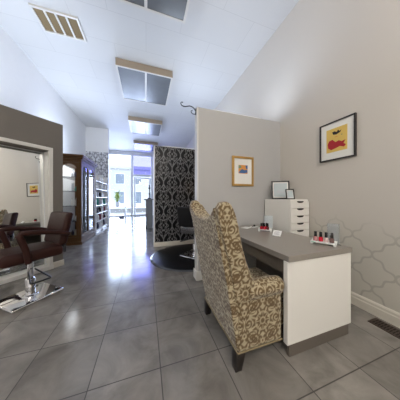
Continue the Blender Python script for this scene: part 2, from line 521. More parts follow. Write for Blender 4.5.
# outside
struct('pavement', bx(-12, 12, YF + .12, YF + 3.2, -.12, -.02), M['pave'])
struct('road', bx(-40, 40, YF + 3.2, YF + 12, -.2, -.14), M['asphalt'])
fb = thing('street_building', 'pale two storey building across the street seen through the shop window', 'building', (-3.5, 26.5, -.15))
obj('facade', bx(-9, 9, 0, 6, 0, 6.2), M['facade'], fb, False)
obj('cornice', bx(-9.1, 9.1, -.25, 0, 5.7, 6.0), M['facade'], fb, False)
for i in range(7):
    x = -8 + i * 2.4
    for z0, z1 in ((.5, 2.4), (3.4, 5.0)):
        wf = obj('window', frame(nb(), x, x + 1.3, z0, z1, .08, -.08, .0), M['alu'], fb, False)
        obj('pane', bx(x + .08, x + 1.22, -.04, -.02, z0 + .08, z1 - .08), M['facade_glass'] if 'facade_glass' in M else M['facade_win'], wf, False)

# ------------------------------------------------------------------ ceiling fixtures
def fixture(yn, lit=False):
    t = thing('ceiling_light', '', 'ceiling light', (0, yn, CEIL), 0, None)
    bm = nb(); x0, x1, L, z0 = -.645, .625, 1.30, -.16
    box(bm, x0, x0 + .03, 0, L, z0, 0); box(bm, x1 - .03, x1, 0, L, z0, 0)
    box(bm, x0 + .03, x1 - .03, 0, .03, z0, 0); box(bm, x0 + .03, x1 - .03, L - .03, L, z0, 0)
    obj('housing', bm, M['brown'], t, False)
    bm = nb()
    for a, b in ((x0, x0 + .035), (-.025, .020), (x1 - .035, x1)): box(bm, a, b, 0, L, z0 - .012, z0)
    box(bm, x0 + .035, -.025, 0, .03, z0 - .012, z0); box(bm, .020, x1 - .035, 0, .03, z0 - .012, z0)
    box(bm, x0 + .035, -.025, L - .03, L, z0 - .012, z0); box(bm, .020, x1 - .035, L - .03, L, z0 - .012, z0)
    obj('trim_frame', bm, M['trim'], t, False)
    for a, b in ((x0 + .03, -.02), (.015, x1 - .03)):
        obj('diffuser', bx(a, b, .02, L - .02, z0 - .002, z0 + .010), M['lit'] if lit else M['lens'], t, False)
    return t
FIX = [('ceiling light panel nearest the camera, cut by the top of the photo', 1.40),
       ('second unlit ceiling light panel, above the wingback chair side of the aisle', 4.02),
       ('third ceiling light panel, the small bright one near the shop front', 6.72),
       ('farthest ceiling light panel, just before the shop window', 9.45)]
FIX[1] = ('large unlit twin ceiling light panel with beige side above the aisle', 4.02)
for lb, y in FIX:
    tag(fixture(y), lb, 'ceiling light', 'ceiling light panels over the aisle')
tag(fixture(-1.25), 'unlit ceiling light panel behind the camera', 'ceiling light', 'ceiling light panels over the aisle')

# ceiling vent
t = thing('ceiling_vent', 'square ceiling air return with white bars and brown filter panels', 'vent', (-1.455, 3.56, CEIL))
bm = nb(); w_, h_ = .335, .225
box(bm, -w_, w_, -h_, -h_ + .03, -.03, 0); box(bm, -w_, w_, h_ - .03, h_, -.03, 0)
box(bm, -w_, -w_ + .03, -h_ + .03, h_ - .03, -.03, 0); box(bm, w_ - .03, w_, -h_ + .03, h_ - .03, -.03, 0)
obj('vent_frame', bm, M['trim'], t, False)
for x in (-.152, 0, .152): obj('bar', bx(x - .014, x + .014, -h_ + .03, h_ - .03, -.03, 0), M['trim'], t, False)
for a, b in ((-.305, -.166), (-.138, -.014), (.014, .138), (.166, .305)):
    obj('filter_panel', bx(a, b, -h_ + .03, h_ - .03, -.010, 0), M['dusty'], t, False)

# floor register
t = thing('floor_register', 'brown slotted floor register by the right baseboard', 'vent', (2.175, .86, 0))
bm = nb(); box(bm, -.07, .07, -.16, .16, 0, .006, .002)
obj('plate', bm, M['vent_brown'], t, False)
bm = nb()
for i in range(14):
    y = -.13 + i * .02
    box(bm, -.05, -.006, y - .005, y + .005, .0055, .0068); box(bm, .006, .05, y - .005, y + .005, .0055, .0068)
obj('slots', bm, M['vent_dark'], t, False)

# ------------------------------------------------------------------ wingback chair (faces +x)
CX, CY = .85, 1.335
wc = thing('wingback_chair', 'tall wingback armchair in beige and brown damask fabric tucked under the manicure desk', 'armchair', (CX, CY, 0))
BEIGE = np.array([.49, .415, .275]); BROWN = np.array([.150, .098, .046])
def f_fab(co, no):
    an = np.abs(no)
    u = np.where(an[:, 0] > an[:, 1], co[:, 1] + .0, co[:, 0] + .03 + .0)
    v = np.where((an[:, 2] > an[:, 0]) & (an[:, 2] > an[:, 1]), co[:, 1] * .9 + co[:, 2], co[:, 2])
    p = brocade(u * np.where(an[:, 0] > an[:, 1], .7, .86), (v - .33) * .8)[:, None]
    rs = .92 + .08 * np.sin(co[:, 2:3] * 900)
    return (p * BROWN + (1 - p) * BEIGE) * rs
def back_x(z): return -.235 - .170 * max(0, (z - .15)) / .95      # rear face, local x
def sx(bm_verts, fn):
    for v in bm_verts: v.co = Vector(fn(v.co))
# outside back + inside back: outline in (y,z) with dipped crest
HWY = .345
crest = []
for i in range(25):
    y = -HWY + .03 + (2 * HWY - .06) * i / 24
    a = abs(y) / (HWY - .03)
    z = 1.062 + .112 * (a ** 2.4)
    crest.append((y, z))
poly = [(-HWY + .02, .145), (HWY - .02, .145), (HWY - .01, .6)] + crest[::-1] + [(-HWY + .01, .6)]
bm = prism(nb(), poly, 'x', 0, .14)
bmesh.ops.subdivide_edges(bm, edges=[e for e in bm.edges if abs(e.verts[0].co.z - e.verts[1].co.z) > .3], cuts=6)
for v in bm.verts: v.co.x += back_x(v.co.z)
back = obj('backrest', bm, M['fabric'], wc); remesh(back, .0062, 8); paint(back, f_fab)
# wings
wing = [(-.378, 1.10), (-.376, 1.165), (-.352, 1.205), (-.318, 1.214), (-.288, 1.198), (-.262, 1.160), (-.244, 1.108), (-.226, 1.04), (-.208, .95), (-.192, .87), (-.166, .78), (-.130, .68), (-.10, .60), (-.10, .50), (-.26, .50), (-.30, .80)]
wing = [(x - .035 * max(0, z - .5) / .7, z) for x, z in wing]
for s in (-1, 1):
    bm = prism(nb(), [(x + .005, z) for x, z in wing], 'y', s * (HWY - .072), s * (HWY + .005))
    for v in bm.verts: v.co.y += s * .03 * max(0, (v.co.z - .8) / .4)
    o = obj('wing', bm, M['fabric'], wc); remesh(o, .0062, 14); paint(o, f_fab)
# arms with rolled tops
for s in (-1, 1):
    bm = nb()
    box(bm, -.235, .150, min(s * .245, s * .338), max(s * .245, s * .338), .145, .57, .012)
    pts = [(-.16, s * .300, .553), (.05, s * .302, .556), (.145, s * .302, .553), (.166, s * .302, .548)]
    tube(bm, pts, [.066, .067, .064, .045], 20)
    o = obj('arm', bm, M['fabric'], wc); remesh(o, .0062, 5); paint(o, f_fab)
bm = nb(); box(bm, -.14, .30, -.24, .24, .145, .33, .02); box(bm, -.12, .36, -.235, .235, .335, .46, .045, seg=4)
o = obj('seat', bm, M['fabric'], wc); remesh(o, .0062, 3); paint(o, f_fab)
bm = nb()
tube(bm, [(-.241, -.338, .147), (-.241, .338, .147)], .0055, 8); tube(bm, [(-.240, -.341, .147), (.150, -.341, .147)], .0055, 8)
tube(bm, [(-.240, .341, .147), (.150, .341, .147)], .0055, 8)
obj('piping', bm, mat('beige_piping', (.27, .21, .12), .8), wc)
for x, y, dx in ((-.205, -.300, -.02), (-.205, .300, -.02), (.255, -.200, .01), (.255, .200, .01)):
    bm = nb(); box(bm, -.036, .036, -.036, .036, 0, .150, .004)
    for v in bm.verts:
        k = 1 - v.co.z / .15
        v.co.x = v.co.x * (1 - .28 * k) + dx * k; v.co.y *= (1 - .28 * k)
    o = obj('leg', bm, M['leg'], wc, loc=(x, y, 0))

# ------------------------------------------------------------------ manicure desk
dk = thing('manicure_desk', 'long manicure desk with grey-brown counter and white end panel', 'desk', (1.40, 1.45, 0))
DX0, DX1, DY0, DY1, DZ = 1.025, 1.765, .957, 2.30, .79
def dl(a): return (a[0] - 1.40, a[1] - 1.40, a[2] - 1.45, a[3] - 1.45, a[4], a[5])
bm = nb(); box(bm, *dl((DX0, DX1, DY0, DY1, DZ - .045, DZ)), .003)
obj('countertop', bm, M['taupe_lam'], dk, False)
obj('end_panel', box(nb(), *dl((DX0, DX1 - .005, DY0 + .010, DY0 + .050, .105, DZ - .046)), .002), M['white_lam'], dk, False)
bm = nb(); box(bm, *dl((DX0 + .03, DX1 - .02, DY0 + .022, DY0 + .048, 0, .105)))
obj('kick_plate', bm, M['dark_taupe'], dk, False)
obj('end_panel', box(nb(), *dl((DX0 + .02, DX1 - .005, DY1 - .05, DY1 - .01, 0, DZ - .046))), M['white_lam'], dk, False)
obj('modesty_panel', box(nb(), *dl((DX1 - .045, DX1 - .02, DY0 + .05, DY1 - .05, .0, DZ - .046))), M['dark_taupe'], dk, False)
dr = obj('apron', box(nb(), *dl((DX0 + .035, DX0 + .06, DY0 + .05, DY1 - .05, DZ - .165, DZ - .046))), M['dark_taupe'], dk, False)

def L_at(x, y): return (x, y, DZ)

def polish(loc, m, label, cat='nail polish', h=1., group=None, rotz=0):
    t = thing('nail_polish', label, cat, loc, rotz, group)
    lathe_bm = lathe(nb(), [(.0, 0), (.0125, 0), (.0142, .004), (.0142, .024), (.0125, .031), (.006, .034), (.006, .036)], 16)
    obj('bottle', lathe_bm, m, t)
    obj('cap', lathe(nb(), [(.0088, .033), (.0095, .035), (.0085, .067), (.007, .070), (0, .070)], 14), M['black_pl'], t)
    t.scale = (h, h, h)
    return t

# near tray, raised white stand turned toward the corner
def tray(loc, rotz, label, ln=.155, sticker=False):
    t = thing('polish_tray', label, 'tray', loc, rotz)
    bm = nb(); box(bm, -ln / 2, ln / 2, -.05, .05, .016, .024, .002)
    box(bm, -ln / 2, ln / 2, .046, .05, .024, .036, .001)
    obj('tray_top', bm, M['white_pl'], t, False)
    for x in (-ln / 2 + .012, ln / 2 - .012):
        obj('foot', bx(x - .01, x + .01, -.046, .046, 0, .016, bev=.002), M['white_pl'], t, False)
    if sticker: obj('sticker', bx(-ln / 2 + .01, -ln / 2 + .045, -.0512, -.0501, .017, .023), M['teal_mark'], t, False)
    return t
TR = math.radians(-62)
TRP = (1.625, 1.115)
tray(L_at(*TRP), TR, 'white raised polish tray at the near end of the desk', .20, True)
for i, (mm, lb) in enumerate((('pink', 'rose nail polish bottle, leftmost of four on the near white tray'), ('red', 'bright red nail polish bottle, second from left on the near white tray'),
                              ('pale', 'pale pink nail polish bottle, third from left on the near tray'), ('mauve', 'mauve brown nail polish bottle, rightmost on the near white tray'))):
    a = -.063 + i * .042
    polish((TRP[0] + a * math.cos(TR) , TRP[1] + a * math.sin(TR), DZ + .0245), M[mm], lb, h=1.32, group='nail polish bottles on the desk')
# far tray with a cluster of red bottles
TP = (1.520, 1.806)
tray(L_at(*TP), math.radians(-40), 'white raised polish tray at the far end of the desk', .17, True)
k = 0
names = ['front left', 'front middle', 'front right', 'back left', 'back right']
for dx, dy, mm in ((-.045, -.014, 'red'), (-.005, -.016, 'red'), (.036, -.014, 'wine'), (-.022, .018, 'wine'), (.022, .018, 'red')):
    c, s = math.cos(math.radians(-40)), math.sin(math.radians(-40))
    polish((TP[0] + dx * c - dy * s, TP[1] + dx * s + dy * c, DZ + .0245), M[mm],
           ('red' if mm == 'red' else 'dark wine') + ' nail polish bottle, %s of the cluster on the far tray' % names[k], h=1.2, group='nail polish bottles on the desk'); k += 1
# acrylic sign holders
def acrylic(loc, rotz, label, w, h, printed):
    t = thing('sign_holder', label, 'sign holder', loc, rotz)
    bm = nb(); box(bm, -w / 2, w / 2, 0, .003, .004, h); box(bm, -w / 2, w / 2, -.035, .035, 0, .004)
    obj('acrylic', bm, M['acrylic'], t, False)
    obj('insert', bx(-w / 2 + .006, w / 2 - .006, .0032, .0044, .012, h - .006), M['paper'] if printed else M['frost'], t, False)
    return t
acrylic((1.715, 1.085, DZ), math.radians(-45), 'clear acrylic sign holder standing behind the near polish tray', .10, .20, False)
acrylic((1.635, 1.87, DZ), math.radians(-30), 'small sign holder with white card behind the far polish tray', .12, .20, True)
# tent card on chrome clip
t = thing('tent_card', 'small white tilted price card in a chrome clip on the middle of the desk', 'card', (1.445, 1.515, DZ), math.radians(-62))
bm = nb(); box(bm, -.045, .045, -.0015, .0015, 0, .075)
bmesh.ops.transform(bm, matrix=Matrix.Translation((0, -.02, .006)) @ Matrix.Rotation(math.radians(-42), 4, 'X'), verts=bm.verts[:])
obj('card', bm, M['paper'], t, False)
bm = nb()
for i in range(4):
    box(bm, -.032, .032 - .012 * (i % 2), -.003, -.0022, .018 + i * .013, .022 + i * .013)
bmesh.ops.transform(bm, matrix=Matrix.Translation((0, -.02, .006)) @ Matrix.Rotation(math.radians(-42), 4, 'X'), verts=bm.verts[:])
obj('print_lines', bm, M['ink'], t, False)
bm = nb(); tube(bm, [(-.03, -.03, .004), (-.03, .05, .004), (.03, .05, .004), (.03, -.03, .004)], .003, 8)
tube(bm, [(.0, .05, .004), (.0, .028, .055)], .003, 8)
obj('clip', bm, M['dark_chrome'], t)
# papers and a small hand file rest at the far end
tag(obj('paper_sheet', bx(-.07, .07, -.05, .05, 0, .004), M['paper'], None, False, (1.42, 2.09, DZ), .5), 'white sheet of paper lying at the far left corner of the desk', 'paper')
tag(obj('paper_pad', bx(-.05, .05, -.04, .04, 0, .010, bev=.003), M['white_pl'], None, False, (1.57, 2.10, DZ), .2), 'small white pad beside the far polish tray', 'paper')
t = thing('nail_tool', 'small black nail tool lying on white pad at the far desk end', 'tool', (1.57, 2.10, DZ + .010), .4)
obj('handle', tube(nb(), [(-.06, 0, .006), (.05, 0, .006)], .006, 8), M['dark_chrome'], t)
obj('knob', lathe(nb(), [(0, 0), (.013, .002), (.014, .018), (.009, .026), (0, .028)], 12), M['black_pl'], t)

# ------------------------------------------------------------------ tall drawer unit
ch = thing('drawer_unit', 'tall narrow white drawer chest in the corner behind the desk', 'drawer chest', (2.105, 2.03, 0))
W2, D2, H2 = .175, .265, 1.215
bm = nb(); box(bm, -W2, W2, -D2 + .02, D2, .03, H2, .003)
obj('body', bm, M['white_lam'], ch, False)
nd = 11; dz = (H2 - .05 - .02) / nd
for i in range(nd):
    z0 = .05 + i * dz; z1 = z0 + dz - .006
    f = obj('drawer', bx(-W2 + .004, W2 - .004, -D2, -D2 + .019, z0, z1, bev=.0015), M['white_lam'], ch, False)
    bm = nb()
    pts = []
    for k in range(13):
        a = PI * k / 12
        pts.append((-.062 * math.cos(a), z1 - .026 * math.sin(a) ** .6 + .001))
    prism(bm, pts, 'y', -D2 - .0015, -D2 + .001)
    obj('pull_slot', bm, M['vent_dark'], f, False)
obj('foot_rail', bx(-W2 + .02, W2 - .02, -D2 + .04, D2 - .02, 0, .03), M['white_lam'], ch, False)

# ------------------------------------------------------------------ pictures
def picture(name, label, loc, rotz, w, h, fr, frm, mat_w, depth=.022, tilt=0, lift=0):
    """hangs facing local -y, origin at bottom centre of the frame"""
    t = thing(name, label, 'picture', loc, rotz)
    t.rotation_euler = (tilt, 0, rotz)
    bm = nb()
    box(bm, -w / 2, -w / 2 + fr, -depth, 0, 0, h, .002); box(bm, w / 2 - fr, w / 2, -depth, 0, 0, h, .002)
    box(bm, -w / 2 + fr, w / 2 - fr, -depth, 0, 0, fr, .002); box(bm, -w / 2 + fr, w / 2 - fr, -depth, 0, h - fr, h, .002)
    obj('frame', bm, frm, t, False)
    obj('mount', bx(-w / 2 + fr, w / 2 - fr, -depth * .55, -.002, fr, h - fr), M['matboard'], t, False)
    return t
def shape(poly, y, th=.0012):
    return prism(nb(), poly, 'y', y - th, y)
def ell(cx, cz, a, b, n=20, wob=0, ph=0):
    return [(cx + a * (1 + wob * math.sin(3 * k * 2 * PI / n + ph)) * math.cos(2 * PI * k / n), cz + b * (1 + wob * math.cos(2 * k * 2 * PI / n + ph)) * math.sin(2 * PI * k / n)) for k in range(n)]
# black framed yellow and red art on the right wall (faces -x)
pt = picture('framed_picture', 'black framed print of yellow ground with red shape on the beige right wall', (XR, 1.408, 1.720), -PI / 2, .405, .495, .016, M['black_frame'], .08, .03)
art = obj('print', bx(-.118, .118, -.019, -.0165, .105, .405), M['yellow'], pt, False)
obj('red_shape', shape([(-.095, .165), (-.060, .135), (-.01, .145), (.04, .160), (.085, .140), (.105, .165), (.08, .185), (.10, .225), (.06, .215), (.03, .235), (-.01, .225), (-.045, .265), (-.085, .255), (-.102, .215)], -.0192), M['redprint'], art, False)
obj('dark_shape', shape([(-.035, .325), (.0, .318), (.045, .335), (.055, .36), (.035, .35), (.02, .37), (.005, .348), (-.02, .365), (-.048, .36)], -.0192), M['blackprint'], art, False)
obj('small_marks', shape(ell(.06, .30, .008, .005), -.0192), M['green'], art, False)
obj('small_marks', shape(ell(.0, .29, .02, .004), -.0192), M['orange'], art, False)
# gold framed print on the partition
pt = picture('framed_picture', 'gold framed small print with wide white mount on the grey partition', (1.512, 2.33, 1.430), 0, .40, .485, .034, M['gold'], .1, .03)
art = obj('print', bx(-.085, .085, -.019, -.0165, .205, .345), M['orange'], pt, False)
obj('blue_shape', shape([(-.085, .215), (.02, .210), (.085, .225), (.080, .275), (.02, .262), (-.02, .28), (-.06, .25)], -.0192), M['blueprint'], art, False)
obj('green_shape', shape([(-.085, .285), (-.03, .30), (-.04, .335), (-.085, .345)], -.0192), M['green'], art, False)
obj('dark_shape', shape([(.055, .285), (.085, .285), (.085, .345), (.045, .34)], -.0192), M['blueprint'], art, False)
# two frames standing on the chest
pt = picture('photo_frame', 'larger black photo frame with pale print leaning at back of white chest', (2.10, 2.12, H2), math.radians(-32), .275, .305, .022, M['black_frame'], .02, .018, math.radians(-8))
obj('print', bx(-.100, .100, -.0135, -.011, .04, .265), M['bluegrey'], pt, False)
obj('print_lines', shape([(-.07, .10), (.07, .10), (.05, .12), (.0, .13), (-.04, .15), (-.06, .13)], -.0135), M['silver'], pt, False)
pt = picture('photo_frame', 'smaller black photo frame in front of the larger one on white chest', (2.045, 1.88, H2), math.radians(-20), .125, .155, .015, M['black_frame'], .02, .014, math.radians(-12))
obj('print', bx(-.042, .042, -.0095, -.008, .025, .13), M['bluegrey'], pt, False)

# ------------------------------------------------------------------ scroll hook on the partition end
t = thing('scroll_hook', 'black iron scroll plant hook on the end of the grey partition', 'hook', (.728, 2.39, 2.56))
obj('plate', bx(-.008, 0, -.012, .012, -.05, .05, bev=.003), M['black'], t, False)
bm = nb(); pts = []
for k in range(14):                              # lower curl
    a = -PI * .5 + PI * 1.55 * k / 13
    pts.append((-.052 - .032 * math.cos(a + PI / 2 + 0) * 1.0, 0, -.012 - .030 * math.sin(a + PI / 2)))
arm = [(-.006, 0, .01), (-.03, 0, .045), (-.065, 0, .066), (-.10, 0, .070), (-.135, 0, .060), (-.165, 0, .050), (-.195, 0, .048), (-.222, 0, .058), (-.236, 0, .080), (-.232, 0, .102), (-.216, 0, .110), (-.205, 0, .098)]
tube(bm, arm, [.008] * 8 + [.007, .006, .006, .007], 8, up=(0, 1, 0))
obj('arm', bm, M['black'], t)
bm = nb()
curl = [(-.006, 0, -.035), (-.03, 0, -.044), (-.058, 0, -.040), (-.076, 0, -.022), (-.076, 0, .0), (-.062, 0, .010), (-.054, 0, .0)]
tube(bm, curl, .006, 8, up=(0, 1, 0))
obj('curl', bm, M['black'], t)

# ------------------------------------------------------------------ salon chair (faces local +x)
def salon_chair(name, label, loc, rotz, leather, base_rot=0):
    t = thing(name, label, 'salon chair', loc, rotz)
    bm = nb(); box(bm, -.25, .30, -.24, .24, .50, .63, .045, seg=4)
    obj('seat', bm, leather, t)
    bm = nb()
    for k in range(1): box(bm, -.045, .045, -.232, .232, .0, .42, .035, seg=4)
    bmesh.ops.subdivide_edges(bm, edges=[e for e in bm.edges if abs(e.verts[0].co.y - e.verts[1].co.y) > .2], cuts=8)
    for v in bm.verts:
        v.co.x += .18 * (v.co.y ** 2) * 1.6 - .20 * v.co.z
    bmesh.ops.translate(bm, verts=bm.verts[:], vec=(-.255, 0, .62))
    bk = obj('backrest', bm, leather, t)
    for s in (-1, 1):
        y = s * .275
        pts = [(.10, y, .51), (.11, y, .58), (.125, y, .67), (.155, y, .77), (.175, y, .825), (.155, y, .85), (.09, y, .85), (0, y, .838), (-.12, y, .815), (-.22, y, .79), (-.285, y, .77)]
        am = obj('arm', tube(nb(), pts, [.030, .030, .030, .031, .031, .031, .030, .028, .026, .025, .022], 12, .85, up=(0, 1, 0)), leather, t)
    obj('back_bracket', bx(-.30, -.27, -.17, .17, .51, .70, bev=.006), M['dark_chrome'], t)
    bm = nb(); box(bm, -.14, .14, -.12, .12, .475, .502, .006)
    obj('seat_plate', bm, M['dark_chrome'], t)
    bm = nb(); lathe(bm, [(.045, .03), (.045, .24), (.038, .25), (.027, .255), (.027, .48)], 20)
    obj('column', bm, M['chrome'], t)
    bm = nb(); lathe(bm, [(.075, .034), (.07, .05), (.047, .06)], 24)
    obj('column_collar', bm, M['chrome'], t)
    bm = nb(); tube(bm, [(.03, .04, .34), (.09, .29, .285), (.08, .305, .285), (-.08, .305, .285), (-.09, .29, .285), (-.03, .04, .36)], .009, 8)
    obj('pump_lever', bm, M['black'], t)
    bm = nb(); box(bm, -.25, .25, -.215, .215, .0, .042, .014, seg=3)
    b_ = obj('base_plate', bm, M['chrome'], t); b_.rotation_euler = (0, 0, base_rot)
    return t
salon_chair('salon_chair', 'dark brown leather salon chair on chrome base plate in front of mirror', (-1.355, 2.565, 0), math.atan2(-.71, -.70), M['leather'], math.radians(7))
salon_chair('salon_chair', 'black salon chair on the round mat behind the grey partition', (.98, 3.30, .022), math.radians(48), M['black_leather'], math.radians(-8))

# round anti fatigue mat
t = thing('floor_mat', 'round black anti-fatigue mat in front of the black damask wall', 'mat', (.86, 3.395, 0))
obj('mat_top', lathe(nb(), [(0, .004), (.745, .004), (.745, .018), (.735, .021), (0, .0212)], 72), M['rubber'], t)
obj('mat_edge', lathe(nb(), [(.745, .001), (.783, .001), (.779, .005), (.7465, .020), (.7465, .001)], 72), M['silver_edge'], t)

# orange glow on the damask wall comes from the added warm globe below

# ------------------------------------------------------------------ display cabinet
cb = thing('display_cabinet', 'tall brown wooden display cabinet with arched glass doors behind the taupe wall', 'cabinet', (-1.63, 5.10, 0))
CW, CD, CH = 1.22, .56, 2.38            # along +y, depth toward -x
bm = nb(); box(bm, -CD, 0, 0, CW, 0, .20, .01); box(bm, -CD - .005, .02, -.02, CW + .02, 0, .08, .006)
obj('plinth', bm, M['wood'], cb, False)
bm = nb(); box(bm, -CD, 0, 0, CW, 2.18, 2.26); box(bm, -CD - .01, .03, -.03, CW + .03, 2.26, 2.31, .01); box(bm, -CD - .01, .06, -.06, CW + .06, 2.31, CH, .018)
obj('cornice', bm, M['wood'], cb, False)
for x, y in ((-.07, 0), (-CD, 0), (-.07, CW - .07), (-CD, CW - .07)):
    obj('corner_post', bx(x, x + .07, y, y + .07, .20, 2.18, bev=.006), M['wood'], cb, False)
def arch_panel(w, h, st):
    """frame outline with arched opening, in (u, v), returns list of quads strips as prisms"""
    polys = [[(0, 0), (st, 0), (st, h), (0, h)], [(w - st, 0), (w, 0), (w, h), (w - st, h)], [(st, 0), (w - st, 0), (w - st, st), (st, st)]]
    n = 10; iw = w - 2 * st; spring = h - st - iw * .28
    for k in range(n):
        u0, u1 = st + iw * k / n, st + iw * (k + 1) / n
        a0, a1 = math.acos(max(-1, min(1, 1 - 2 * k / n))), math.acos(max(-1, min(1, 1 - 2 * (k + 1) / n)))
        polys.append([(u0, spring + iw * .28 * math.sin(a0)), (u1, spring + iw * .28 * math.sin(a1)), (u1, h), (u0, h)])
    return polys
hw = (CW - .14) / 2
for i in range(2):
    bm = nb()
    for p in arch_panel(hw - .004, 1.97, .05): prism(bm, [(.072 + i * hw + u, .205 + v) for u, v in p], 'x', -.035, -.005)
    d = obj('door', bm, M['wood'], cb, False)
    obj('door_glass', bx(-.022, -.018, .11 + i * hw, .072 + (i + 1) * hw - .04, .24, 2.13), M['glass'], d, False)
    obj('door_knob', lathe(nb(), [(0, 0), (.006, .0), (.012, .012), (0, .02)], 10), M['gold'], d, True, (-.0, .072 + hw + (-.03 if i == 0 else .03), 1.1))
for y in (0.005, CW - .035):
    bm = nb()
    for p in arch_panel(CD - .142, 1.97, .045): prism(bm, [(-CD + .071 + u, .205 + v) for u, v in p], 'y', y, y + .03)
    sp = obj('side_panel', bm, M['wood'], cb, False)
    obj('side_glass', bx(-CD + .10, -.10, y + .013, y + .017, .24, 2.13), M['glass'], sp, False)
obj('back_panel', bx(-CD + .002, -CD + .012, .07, CW - .07, .2, 2.18), M['white_pl'], cb, False)
SH = [.62, 1.02, 1.42, 1.80]
for z in SH: obj('shelf', bx(-CD + .02, -.04, .04, CW - .04, z - .012, z), M['glass'], cb, False)
cols = ['silver', 'cream', 'white_pl', 'navy', 'amber', 'wine', 'teal']
cn = dict(silver='silver', cream='cream', white_pl='white', navy='dark navy', amber='amber', wine='wine red', teal='teal', black_pl='black')
def bottle_bm(r, h, kind):
    if kind == 0: return lathe(nb(), [(0, 0), (r, 0), (r, h * .68), (r * .45, h * .78), (r * .42, h), (0, h)], 12)
    if kind == 1: return lathe(nb(), [(0, 0), (r * .8, 0), (r, h * .08), (r, h * .75), (r * .9, h * .78), (r * .9, h), (0, h)], 12)
    return lathe(nb(), [(0, 0), (r * .55, 0), (r, h * .12), (r * .85, h * .7), (r * .3, h * .85), (r * .3, h), (0, h)], 12)
BM = {}
def bottle(loc, r, h, kind, mm, label, group):
    key = (round(r, 3), round(h, 3), kind, mm)
    if key not in BM:
        BM[key] = obj('product_bottle', bottle_bm(r, h, kind), M[mm]); o = BM[key]
    else:
        o = BM[key].copy(); COL.objects.link(o)
    o.location = loc
    return tag(o, label, 'bottle', group)
ordw = ['nearest', 'second', 'third', 'fourth', 'fifth', 'sixth', 'seventh', 'eighth', 'ninth', 'tenth', 'eleventh', 'twelfth']
shw = ['bottom', 'second', 'third', 'fourth', 'top']
rr = random.Random(3)
for si, z in enumerate([.2] + SH):
    for k in range(6):
        y = 5.10 + .16 + k * .175; x = -1.63 - .17 - (.14 if k % 2 else 0)
        mm = rr.choice(['silver', 'cream', 'teal', 'white_pl', 'navy', 'silver'])
        r = rr.choice([.03, .036, .042]); h = rr.choice([.14, .18, .22, .26])
        bottle((x, y, z), r, h, rr.randrange(3), mm, '%s bottle, %s from the near end, %s shelf of the wooden cabinet' % (cn[mm], ordw[k], shw[si]), 'bottles in the wooden cabinet')

# ------------------------------------------------------------------ white product rack
rk = thing('product_rack', 'white open shelving rack of hair products beyond the wooden cabinet', 'shelf unit', (-1.63, 6.46, 0))
RW, RD, RH = 1.72, .34, 2.15
for y in (0, RW / 2 - .012, RW - .025): obj('upright', bx(-RD, 0, y, y + .025, 0, RH), M['white_pl'], rk, False)
RS = [.10, .40, .69, .98, 1.27, 1.56, 1.85]
for z in RS: obj('shelf', bx(-RD, -.002, .025, RW - .025, z - .025, z), M['white_pl'], rk, False)
obj('plinth', bx(-RD, -.02, .025, RW - .025, 0, .075), M['white_pl'], rk, False)
pal = [['wine', 'navy', 'white_pl'], ['wine', 'navy', 'black_pl'], ['wine', 'black_pl', 'silver'], ['teal', 'teal', 'silver'], ['black_pl', 'silver', 'cream'], ['white_pl', 'silver', 'black_pl'], ['white_pl', 'cream', 'white_pl']]
shw6 = ['bottom', 'second', 'third', 'fourth', 'fifth', 'sixth', 'top']
for si, z in enumerate(RS):
    for k in range(10):
        y = 6.46 + .105 + k * .162 + (.03 if k >= 5 else 0)
        mm = pal[si][(k // 2 + si) % 3] if rr.random() < .8 else rr.choice(cols)
        bottle((-1.63 - .08 - (.07 if k % 2 else 0), y, z), rr.choice([.05, .058, .066]), rr.choice([.18, .21, .24]), rr.randrange(3), mm,
               '%s bottle, %s from the near end, %s shelf of the white rack' % (cn[mm], ordw[k], shw6[si]), 'bottles on the white rack')

# ------------------------------------------------------------------ far end objects
t = thing('pedestal', 'tall grey pedestal with flat cap at the far edge of black damask wall', 'pedestal', (.12, 7.05, 0))
obj('shaft', bx(-.13, .13, -.13, .13, .06, 1.15, bev=.004), M['pedestal'], t, False)
obj('base', bx(-.15, .15, -.15, .15, 0, .06, bev=.006), M['pedestal'], t, False)
obj('cap', bx(-.20, .20, -.20, .20, 1.15, 1.20, bev=.008), M['pedestal'], t, False)
t = thing('candlestick', 'slim dark candlestick standing on the grey pedestal', 'candlestick', (.13, 7.05, 1.20))
obj('stem', lathe(nb(), [(0, 0), (.075, 0), (.07, .02), (.02, .05), (.018, .18), (.035, .21), (.015, .24), (.013, .40), (.05, .44), (.05, .46), (0, .46)], 16), M['black'], t)
obj('candle', lathe(nb(), [(.02, .455), (.02, .57), (0, .575)], 12), M['navy'], t)
def plant(loc, label, h, n, seed):
    t = thing('potted_plant', label, 'plant', loc)
    obj('pot', lathe(nb(), [(0, 0), (.10, 0), (.14, .26), (.15, .28), (.13, .28), (.12, .25), (0, .25)], 20), M['pot'], t)
    r = random.Random(seed); bm = nb()
    for i in range(n):
        a = r.uniform(0, 2 * PI); ln = r.uniform(.35, .6) * h; el = r.uniform(.6, 1.45); z0 = .25 + r.uniform(0, .35) * h
        p = []
        for k in range(6):
            s = k / 5
            p.append(Vector((math.cos(a) * ln * s * math.cos(el), math.sin(a) * ln * s * math.cos(el), z0 + ln * (s * math.sin(el) - .25 * s * s))))
        sd = Vector((-math.sin(a), math.cos(a), 0)); rows = []
        for k, q in enumerate(p):
            wd = .045 * math.sin(PI * (k + .3) / 5.6)
            rows.append((bm.verts.new(q - sd * wd), bm.verts.new(q + Vector((0, 0, -.012))), bm.verts.new(q + sd * wd)))
        for k in range(5):
            for j in range(2): bm.faces.new((rows[k][j], rows[k][j + 1], rows[k + 1][j + 1], rows[k + 1][j]))
    obj('leaves', bm, M['leaf'], t)
    obj('stem', tube(nb(), [(0, 0, .24), (.01, 0, .25 + .4 * h)], .012, 6), M['wood'], t)
    return t
